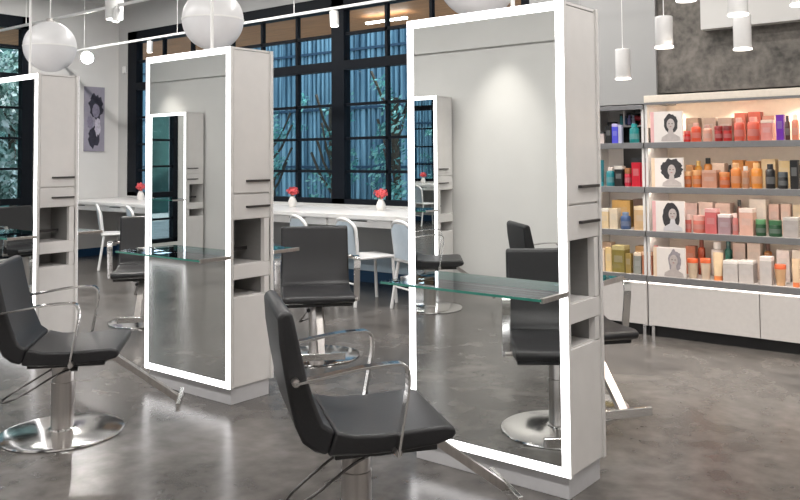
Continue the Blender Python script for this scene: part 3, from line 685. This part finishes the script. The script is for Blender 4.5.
cache = {}
def cm(c, rough=.35, tr=False):
    k = (tuple(c), rough)
    if k not in cache: cache[k] = mat('product_' + '_'.join('%02d' % int(q * 99) for q in c), c, rough, var=.06, scale=25, coat=.3)
    return cache[k]
ITEMS=[
  (1, 0, -2.944, 0.053, 0.094, 'box', (0.75, 0.68, 0.66), (0.02, 0.02, 0.02), 'small white box with black top'),
  (1, 0, -2.878, 0.052, 0.141, 'box', (0.02, 0.02, 0.025), None, 'narrow black box'),
  (1, 0, -2.822, 0.051, 0.156, 'box', (0.22, 0.22, 0.75), (0.5, 0.45, 0.7), 'violet blue bottle shaped box'),
  (1, 0, -2.778, 0.031, 0.146, 'box', (0.62, 0.62, 0.72), None, 'slim pale lilac box'),
  (1, 0, -2.673, 0.076, 0.151, 'bottle', (0.02, 0.42, 0.42), (0.02, 0.3, 0.31), 'teal bottle'),
  (1, 0, -2.566, 0.05, 0.116, 'box', (0.015, 0.015, 0.02), None, 'plain black box'),
  (1, 0, -2.248, 0.054, 0.084, 'jar', (0.75, 0.05, 0.04), (0.7, 0.12, 0.1), 'small bright red jar'),
  (1, 0, -2.18, 0.072, 0.143, 'bottle', (0.75, 0.2, 0.1), (0.6, 0.35, 0.3), 'orange red bottle'),
  (1, 0, -2.093, 0.063, 0.125, 'bottle', (0.75, 0.5, 0.42), (0.5, 0.3, 0.26), 'pale peach bottle'),
  (1, 0, -2.01, 0.059, 0.115, 'jar', (0.5, 0.02, 0.02), (0.25, 0.02, 0.02), 'dark red jar'),
  (1, 0, -1.946, 0.061, 0.113, 'jar', (0.6, 0.03, 0.02), (0.2, 0.02, 0.02), 'deep red jar with brown lid'),
  (1, 0, -1.864, 0.072, 0.17, 'bottle', (0.72, 0.24, 0.18), (0.7, 0.4, 0.33), 'tall coral bottle'),
  (1, 0, -1.765, 0.084, 0.173, 'bottle', (0.75, 0.27, 0.2), (0.68, 0.3, 0.25), 'broad coral bottle'),
  (1, 0, -1.665, 0.076, 0.148, 'box', (0.78, 0.42, 0.38), (0.8, 0.62, 0.5), 'pink box with cream base'),
  (1, 0, -1.574, 0.05, 0.181, 'box', (0.33, 0.08, 0.55), None, 'purple box'),
  (1, 0, -1.526, 0.033, 0.172, 'bottle', (0.2, 0.1, 0.09), (0.05, 0.03, 0.03), 'slim dark brown bottle'),
  (1, 0, -1.476, 0.046, 0.177, 'bottle', (0.78, 0.4, 0.3), (0.75, 0.6, 0.5), 'peach bottle with pale cap'),
  (2, 0, -2.954, 0.044, 0.21, 'tube', (0.01, 0.3, 0.34), (0.01, 0.25, 0.3), 'tall teal tube'),
  (2, 0, -2.881, 0.07, 0.153, 'bottle', (0.02, 0.38, 0.42), (0.7, 0.6, 0.55), 'shorter teal bottle with pale cap'),
  (2, 0, -2.799, 0.068, 0.161, 'box', (0.04, 0.035, 0.035), (0.6, 0.55, 0.5), 'dark box with pale lid'),
  (2, 0, -2.729, 0.054, 0.145, 'jar', (0.62, 0.07, 0.14), (0.3, 0.12, 0.04), 'small pink jar with brown lid'),
  (2, 0, -2.652, 0.07, 0.225, 'box', (0.65, 0.01, 0.09), (0.01, 0.01, 0.012), 'crimson box with black lid'),
  (2, 0, -2.578, 0.069, 0.224, 'box', (0.55, 0.01, 0.08), (0.01, 0.01, 0.012), 'dark crimson box with black lid'),
  (2, 0, -2.248, 0.054, 0.123, 'jar', (0.62, 0.27, 0.08), (0.7, 0.4, 0.2), 'small amber jar'),
  (2, 0, -2.179, 0.068, 0.131, 'jar', (0.7, 0.33, 0.12), (0.6, 0.3, 0.12), 'round amber jar'),
  (2, 0, -2.08, 0.108, 0.131, 'box', (0.66, 0.42, 0.32), (0.6, 0.35, 0.25), 'wide pinkish beige box'),
  (2, 0, -1.977, 0.076, 0.117, 'jar', (0.68, 0.27, 0.08), (0.55, 0.2, 0.06), 'low orange jar'),
  (2, 0, -1.894, 0.072, 0.184, 'bottle', (0.75, 0.38, 0.14), (0.7, 0.4, 0.2), 'tall amber bottle'),
  (2, 0, -1.823, 0.05, 0.161, 'bottle', (0.6, 0.38, 0.25), (0.65, 0.6, 0.55), 'slim grey and amber bottle'),
  (2, 0, -1.749, 0.076, 0.183, 'bottle', (0.78, 0.42, 0.12), (0.75, 0.45, 0.2), 'tall golden bottle'),
  (2, 0, -1.654, 0.065, 0.176, 'bottle', (0.015, 0.015, 0.02), (0.02, 0.02, 0.025), 'tall black bottle with flat cap'),
  (2, 0, -1.57, 0.067, 0.119, 'jar', (0.02, 0.02, 0.025), (0.06, 0.07, 0.08), 'squat black jar'),
  (2, 0, -1.488, 0.053, 0.204, 'box', (0.02, 0.02, 0.03), None, 'tall black box'),
  (3, 0, -2.929, 0.074, 0.16, 'box', (0.8, 0.68, 0.5), (0.75, 0.7, 0.62), 'cream and gold box'),
  (3, 0, -2.848, 0.069, 0.163, 'box', (0.78, 0.7, 0.58), None, 'ivory box'),
  (3, 0, -2.762, 0.08, 0.134, 'bottle', (0.16, 0.24, 0.4), (0.2, 0.28, 0.42), 'blue bottle'),
  (3, 0, -2.615, 0.12, 0.186, 'box', (0.7, 0.55, 0.38), (0.75, 0.6, 0.4), 'wide beige box'),
  (3, 0, -2.252, 0.046, 0.136, 'jar', (0.72, 0.3, 0.26), (0.7, 0.5, 0.45), 'small rose jar'),
  (3, 0, -2.176, 0.09, 0.131, 'jar', (0.75, 0.36, 0.3), (0.75, 0.42, 0.36), 'wide coral pink jar'),
  (3, 0, -2.076, 0.085, 0.187, 'box', (0.72, 0.3, 0.3), (0.75, 0.4, 0.38), 'tall dusty pink box'),
  (3, 0, -1.978, 0.091, 0.146, 'box', (0.55, 0.42, 0.44), (0.8, 0.72, 0.7), 'mauve box with white top'),
  (3, 0, -1.903, 0.042, 0.156, 'bottle', (0.72, 0.38, 0.36), (0.75, 0.6, 0.55), 'slim pink bottle'),
  (3, 0, -1.822, 0.095, 0.195, 'box', (0.82, 0.6, 0.52), (0.85, 0.7, 0.62), 'tall peach box'),
  (3, 0, -1.73, 0.072, 0.119, 'jar', (0.05, 0.2, 0.09), (0.1, 0.28, 0.12), 'green jar'),
  (3, 0, -1.633, 0.088, 0.116, 'jar', (0.05, 0.2, 0.1), (0.05, 0.16, 0.07), 'wider green jar with pale band'),
  (3, 0, -1.522, 0.099, 0.141, 'box', (0.62, 0.58, 0.56), (0.6, 0.56, 0.52), 'wide pale grey box'),
  (4, 0, -2.962, 0.057, 0.178, 'box', (0.85, 0.75, 0.65), None, 'small white cream box'),
  (4, 0, -2.898, 0.053, 0.19, 'box', (0.85, 0.7, 0.45), None, 'pale yellow box'),
  (4, 0, -2.814, 0.107, 0.211, 'box', (0.42, 0.36, 0.14), (0.5, 0.42, 0.2), 'olive gold box'),
  (4, 0, -2.731, 0.046, 0.153, 'box', (0.5, 0.4, 0.18), None, 'low olive box'),
  (4, 0, -2.654, 0.058, 0.166, 'box', (0.45, 0.45, 0.42), (0.8, 0.65, 0.5), 'grey box with cream top'),
  (4, 0, -2.575, 0.082, 0.178, 'box', (0.6, 0.32, 0.2), (0.7, 0.45, 0.3), 'brown peach box'),
  (4, 0, -2.505, 0.024, 0.229, 'box', (0.65, 0.04, 0.03), None, 'thin red box'),
  (4, 0, -2.231, 0.08, 0.147, 'tub', (0.82, 0.72, 0.6), (0.75, 0.15, 0.05), 'cream tub with orange red lid'),
  (4, 0, -2.133, 0.078, 0.154, 'tub', (0.8, 0.7, 0.6), (0.75, 0.15, 0.05), 'cream tub with orange red lid'),
  (4, 0, -2.041, 0.074, 0.205, 'tube', (0.85, 0.72, 0.55), (0.8, 0.25, 0.08), 'standing cream tube on orange cap'),
  (4, 0, -1.942, 0.105, 0.153, 'box', (0.7, 0.66, 0.64), (0.85, 0.8, 0.76), 'wide white box'),
  (4, 0, -1.832, 0.102, 0.16, 'box', (0.7, 0.66, 0.64), (0.85, 0.8, 0.76), 'white box'),
  (4, 0, -1.696, 0.079, 0.199, 'box', (0.72, 0.68, 0.66), (0.85, 0.78, 0.74), 'tall white grey box'),
  (4, 0, -1.606, 0.077, 0.148, 'tub', (0.8, 0.6, 0.42), (0.78, 0.15, 0.05), 'peach tub with orange red lid'),
  (4, 0, -1.5, 0.053, 0.198, 'tube', (0.85, 0.7, 0.55), (0.8, 0.22, 0.08), 'cream tube on orange red cap'),
  (1, 1, -2.96, 0.063, 0.181, 'box', (0.05, 0.05, 0.06), None, 'tall black box'),
  (1, 1, -2.276, 0.095, 0.19, 'box', (0.5, 0.42, 0.36), None, 'taupe box'),
  (1, 1, -2.143, 0.108, 0.185, 'box', (0.5, 0.44, 0.4), None, 'grey beige box'),
  (1, 1, -2.022, 0.105, 0.181, 'box', (0.48, 0.42, 0.38), None, 'grey box'),
  (1, 1, -1.913, 0.08, 0.215, 'box', (0.62, 0.28, 0.22), None, 'salmon box'),
  (1, 1, -1.808, 0.087, 0.218, 'box', (0.62, 0.25, 0.2), None, 'dark salmon box'),
  (1, 1, -1.708, 0.085, 0.185, 'box', (0.6, 0.4, 0.34), None, 'dull pink box'),
  (2, 1, -2.311, 0.055, 0.167, 'box', (0.75, 0.5, 0.3), None, 'pale amber box'),
  (2, 1, -2.248, 0.054, 0.198, 'bottle', (0.8, 0.5, 0.12), (0.8, 0.55, 0.2), 'yellow amber bottle'),
  (2, 1, -2.173, 0.061, 0.221, 'bottle', (0.8, 0.45, 0.15), (0.03, 0.03, 0.03), 'amber bottle with black cap'),
  (2, 1, -2.082, 0.091, 0.182, 'box', (0.85, 0.72, 0.62), None, 'white box'),
  (2, 1, -2.008, 0.03, 0.167, 'bottle', (0.1, 0.08, 0.08), (0.02, 0.02, 0.02), 'slim black bottle'),
  (2, 1, -1.936, 0.081, 0.204, 'box', (0.75, 0.45, 0.2), None, 'golden box'),
  (2, 1, -1.835, 0.094, 0.196, 'box', (0.72, 0.42, 0.18), None, 'honey coloured box'),
  (2, 1, -1.717, 0.098, 0.211, 'box', (0.8, 0.68, 0.5), None, 'cream box'),
  (2, 1, -1.609, 0.076, 0.196, 'box', (0.78, 0.66, 0.45), None, 'straw coloured box'),
  (2, 1, -1.531, 0.055, 0.166, 'box', (0.05, 0.05, 0.06), None, 'charcoal box'),
  (3, 1, -2.873, 0.158, 0.218, 'box', (0.8, 0.6, 0.3), None, 'wide yellow box'),
  (3, 1, -2.712, 0.111, 0.231, 'box', (0.3, 0.22, 0.18), None, 'brown box'),
  (3, 1, -2.624, 0.034, 0.201, 'box', (0.6, 0.1, 0.1), None, 'narrow dark red box'),
  (3, 1, -2.299, 0.094, 0.21, 'box', (0.85, 0.7, 0.66), None, 'rosy cream box'),
  (3, 1, -2.182, 0.108, 0.221, 'box', (0.85, 0.74, 0.68), None, 'cream box'),
  (3, 1, -2.056, 0.113, 0.216, 'box', (0.85, 0.72, 0.65), None, 'pale peach box'),
  (3, 1, -1.945, 0.037, 0.242, 'bottle', (0.5, 0.35, 0.3), (0.02, 0.02, 0.02), 'slim bottle with black cap'),
  (3, 1, -1.796, 0.114, 0.253, 'box', (0.88, 0.82, 0.76), None, 'white box'),
  (3, 1, -1.691, 0.07, 0.219, 'box', (0.85, 0.68, 0.62), None, 'pale pink box'),
  (3, 1, -1.611, 0.062, 0.221, 'box', (0.85, 0.7, 0.62), None, 'blush box'),
  (3, 1, -1.536, 0.048, 0.216, 'box', (0.85, 0.75, 0.6), None, 'cream yellow box'),
  (4, 1, -3.021, 0.089, 0.208, 'box', (0.8, 0.66, 0.55), None, 'cream box'),
  (4, 1, -2.704, 0.111, 0.194, 'box', (0.8, 0.6, 0.4), None, 'tan box'),
  (4, 1, -2.318, 0.071, 0.217, 'box', (0.7, 0.4, 0.3), None, 'terracotta box'),
  (4, 1, -2.239, 0.054, 0.268, 'bottle', (0.6, 0.2, 0.1), (0.2, 0.06, 0.04), 'rust bottle'),
  (4, 1, -2.12, 0.091, 0.259, 'bottle', (0.85, 0.8, 0.78), (0.85, 0.82, 0.8), 'white bottle'),
  (4, 1, -2.034, 0.052, 0.271, 'bottle', (0.05, 0.3, 0.25), (0.03, 0.1, 0.1), 'dark teal bottle'),
  (4, 1, -1.942, 0.088, 0.262, 'box', (0.7, 0.6, 0.55), None, 'taupe pink box'),
  (4, 1, -1.836, 0.093, 0.268, 'box', (0.75, 0.66, 0.6), None, 'pale beige box'),
  (4, 1, -1.747, 0.056, 0.273, 'bottle', (0.5, 0.28, 0.1), (0.1, 0.05, 0.04), 'brown bottle'),
  (4, 1, -1.634, 0.089, 0.228, 'box', (0.88, 0.82, 0.8), None, 'bright white box'),
  (4, 1, -1.548, 0.054, 0.234, 'box', (0.86, 0.8, 0.74), None, 'soft white box'),
]

cnt = {}
protos = {}
SN = {1: 'top', 2: 'second', 3: 'third', 4: 'bottom'}
ORD = ['first', 'second', 'third', 'fourth', 'fifth', 'sixth', 'seventh', 'eighth', 'ninth', 'tenth', 'eleventh', 'twelfth', 'thirteenth', 'fourteenth']
CATS = {'box': 'box', 'bottle': 'bottle', 'jar': 'jar', 'tub': 'tub', 'tube': 'tube'}
NAMES = {'box': 'product_box', 'bottle': 'product_bottle', 'jar': 'product_jar', 'tub': 'product_tub', 'tube': 'product_tube'}
for s, row, x, wd, h, kind, c, cap, desc in ITEMS:
    left = x < -2.567
    key = (s, row, left); k = cnt.get(key, 0); cnt[key] = k + 1
    wd = max(.022, wd)
    c = tuple(q ** 1.7 for q in c)
    dp = min(.12, wd) if kind == 'box' else wd
    y = (6.175 + dp / 2 + .012) if row == 0 else 6.45
    h = min(h, (1.86 if s == 1 else SZ[s - 1]) - SZ[s] - .075)
    r = min(wd / 2, .055)
    where = ('narrow unit' if left else 'wide unit')
    lb = '%s, %s in %s row, %s shelf, %s' % (desc, ORD[k], ('front', 'back')[row], SN[s], where)
    g = 'hair products on the %s shelf' % SN[s]
    t = thing(NAMES[kind], lb, CATS[kind], (x, y, SZ[s]), 0, g)
    c = tuple(min(1, q) for q in c)
    if kind == 'box':
        hh = h * (.84 if cap else 1)
        obj('carton', B((-wd / 2, wd / 2, -dp / 2, dp / 2, 0, hh)), cm(c, .5), t, bevel=.0015)
        if cap: obj('lid', B((-wd / 2, wd / 2, -dp / 2, dp / 2, hh + .001, h)), cm(cap, .5), t, bevel=.0015)
        lc = tuple(min(1, q * .8 + .10) for q in c)
        obj('printed_label', B((-wd * .33, wd * .33, -dp / 2 - .0008, -dp / 2, hh * .45, hh * .75)), cm(lc, .6), t)
    elif kind == 'bottle':
        hb = h * .78
        obj('body', lathe([(0, 0), (r - .003, 0), (r, .004), (r, hb - .01), (r - .006, hb), (r * .55, hb + .004), (0, hb + .004)], 20), cm(c), t, smooth=True)
        obj('cap', lathe([(0, hb + .004), (r * .62, hb + .004), (r * .62, h - .002), (r * .56, h), (0, h)], 20), cm(cap), t, smooth=True)
        lc = tuple(min(1, q * .75 + .10) for q in c)
        obj('printed_label', lathe([(r + .0006, hb * .25), (r + .0006, hb * .62), (r - .001, hb * .62), (r - .001, hb * .25)], 20), cm(lc, .6), t, smooth=True)
    elif kind == 'jar':
        hb = h * .70
        obj('body', lathe([(0, 0), (r - .004, 0), (r, .006), (r, hb - .004), (r - .003, hb), (0, hb)], 20), cm(c), t, smooth=True)
        obj('lid', lathe([(0, hb + .001), (r * .98, hb + .001), (r * .98, h - .003), (r * .92, h), (0, h)], 20), cm(cap), t, smooth=True)
        lc = tuple(min(1, q * .75 + .10) for q in c)
        obj('printed_label', lathe([(r + .0006, hb * .3), (r + .0006, hb * .7), (r - .001, hb * .7), (r - .001, hb * .3)], 20), cm(lc, .6), t, smooth=True)
    elif kind == 'tub':
        hb = h * .78
        obj('body', lathe([(0, 0), (r * .72, 0), (r * .76, .004), (r * .96, hb), (0, hb)], 20), cm(c), t, smooth=True)
        obj('lid', lathe([(0, hb + .001), (r, hb + .001), (r, h - .003), (r * .95, h), (0, h)], 20), cm(cap), t, smooth=True)
    elif kind == 'tube':
        hb = h * .16
        bm = bmesh.new(); rings = []
        for z, ax, ay in ((hb + .001, r * .8, r * .8), (h * .5, r * .92, r * .6), (h * .8, r, r * .3), (h, r, .003)):
            rings.append([bm.verts.new((ax * math.cos(2 * PI * q / 20), ay * math.sin(2 * PI * q / 20), z)) for q in range(20)])
        for a_, b_ in zip(rings, rings[1:]):
            for q in range(20): bm.faces.new((a_[q], a_[(q + 1) % 20], b_[(q + 1) % 20], b_[q]))
        bm.faces.new(rings[0]); bm.faces.new(rings[-1])
        obj('body', bm, cm(c), t, smooth=True)
        obj('cap', lathe([(0, 0), (r * .82, 0), (r * .82, hb), (0, hb)], 20), cm(cap), t, smooth=True)

# portrait cards at the joint of the two units
ink = mat('portrait_dark_ink', (.035, .032, .035), .5, var=.3); skin = mat('portrait_skin_ink', (.50, .44, .42), .5, var=.1); paper = mat('card_paper', (.80, .74, .70), .5, var=.02)
pinkm = mat('pink_card_edge', (.78, .45, .45), .5)
def fblob(pts, y, m, name, parent):
    bm = bmesh.new(); a = [bm.verts.new((px, y, pz)) for px, pz in pts]; b = [bm.verts.new((px, y - .0008, pz)) for px, pz in pts]
    bm.faces.new(a); bm.faces.new(b); n = len(pts)
    for k in range(n): bm.faces.new((a[k], a[(k + 1) % n], b[(k + 1) % n], b[k]))
    return obj(name, bm, m, parent)
def ell(cx, cz, rx, rz, n=20, j=0, seed=0):
    rn = random.Random(seed)
    return [(cx + rx * math.cos(2 * PI * k / n) * (1 + j * (rn.random() - .5)), cz + rz * math.sin(2 * PI * k / n) * (1 + j * (rn.random() - .5))) for k in range(n)]
cards = [(1, .235, 'with a bobbed dark haired woman', 'bob'), (2, .225, 'with a curly black haired woman', 'curl'), (3, .235, 'with a long black haired woman', 'long'), (4, .225, 'with a pale faded portrait', 'pale')]
for s, h, d, st in cards:
    t = thing('portrait_card', 'white display card %s on the %s retail shelf' % (d, SN[s]), 'display card', (-2.385, 6.158, SZ[s]), 0)
    obj('card', B((-.125, .125, -.004, .012, 0, h)), paper, t)
    obj('card_edge', B((-.125, -.098, -.0055, -.0045, 0, h)), pinkm if s in (1, 3) else (mat('cream_card_edge', (.8, .62, .45), .5)), t)
    cx = .035
    hair = {'bob': ell(cx, h * .60, .055, .075, 26, .15, 1), 'curl': ell(cx, h * .62, .082, .080, 40, .25, 2), 'long': ell(cx - .012, h * .50, .066, .108, 26, .12, 3), 'pale': ell(cx + .01, h * .55, .05, .085, 26, .3, 4)}[st]
    fblob(hair, -.0045, ink if st != 'pale' else mat('faded_ink', (.30, .27, .29), .5, var=.2), 'printed_hair', t)
    fblob(ell(cx, h * .575, .031, .044), -.0056, skin, 'printed_face', t)
    fblob([(cx - .016, h * .42), (cx + .016, h * .42), (cx + .022, h * .28), (cx + .07, h * .16), (cx + .075, .01), (cx - .075, .01), (cx - .07, h * .16), (cx - .022, h * .28)], -.0066, skin if st != 'long' else mat('pale_top', (.62, .6, .62), .5), 'printed_shoulders', t)
    for q in (-.012, .012): fblob(ell(cx + q, h * .60, .006, .003, 10), -.0066, ink, 'printed_eye', t)
    fblob(ell(cx, h * .50, .009, .003, 10), -.0076, mat('printed_lip', (.35, .12, .12), .5), 'printed_mouth', t)

# tools in the narrow unit
hd = thing('hair_dryer', 'small dark red and black hair dryer on the raised shelf of the narrow unit', 'hair dryer', (-2.68, 6.25, SZ[1] + .155))
obj('barrel', sweep([(-.06, 0, .05), (.045, 0, .035)], circ(.022, 16)), cm((.35, .02, .03)), hd, smooth=True, bevel=.002)
obj('nozzle', sweep([(-.061, 0, .05), (-.10, 0, .056)], circ(.015, 16)), MT['black'], hd, smooth=True)
obj('grip', sweep([(.01, 0, .03), (-.02, 0, -.012)], circ(.010, 10)), cm((.35, .02, .03)), hd, smooth=True)
hd.location = (-2.68, 6.40, 1.652)
cb = thing('gift_box', 'dark boxed set with teal and violet bottles on the raised shelf', 'gift box', (-2.80, 6.44, 1.64))
obj('tray', B((-.075, .075, -.04, .06, 0, .10)), MT['black'], cb, bevel=.002)
for k, cc in enumerate([(.02, .25, .28), (.03, .08, .2), (.2, .16, .4), (.3, .3, .42)]):
    obj('boxed_bottle', lathe([(0, .008), (.014, .008), (.014, .06), (.008, .066), (.008, .082), (0, .082)], 14, cx=-.052 + k * .035, cy=-.056), cm(cc), cb, smooth=True)
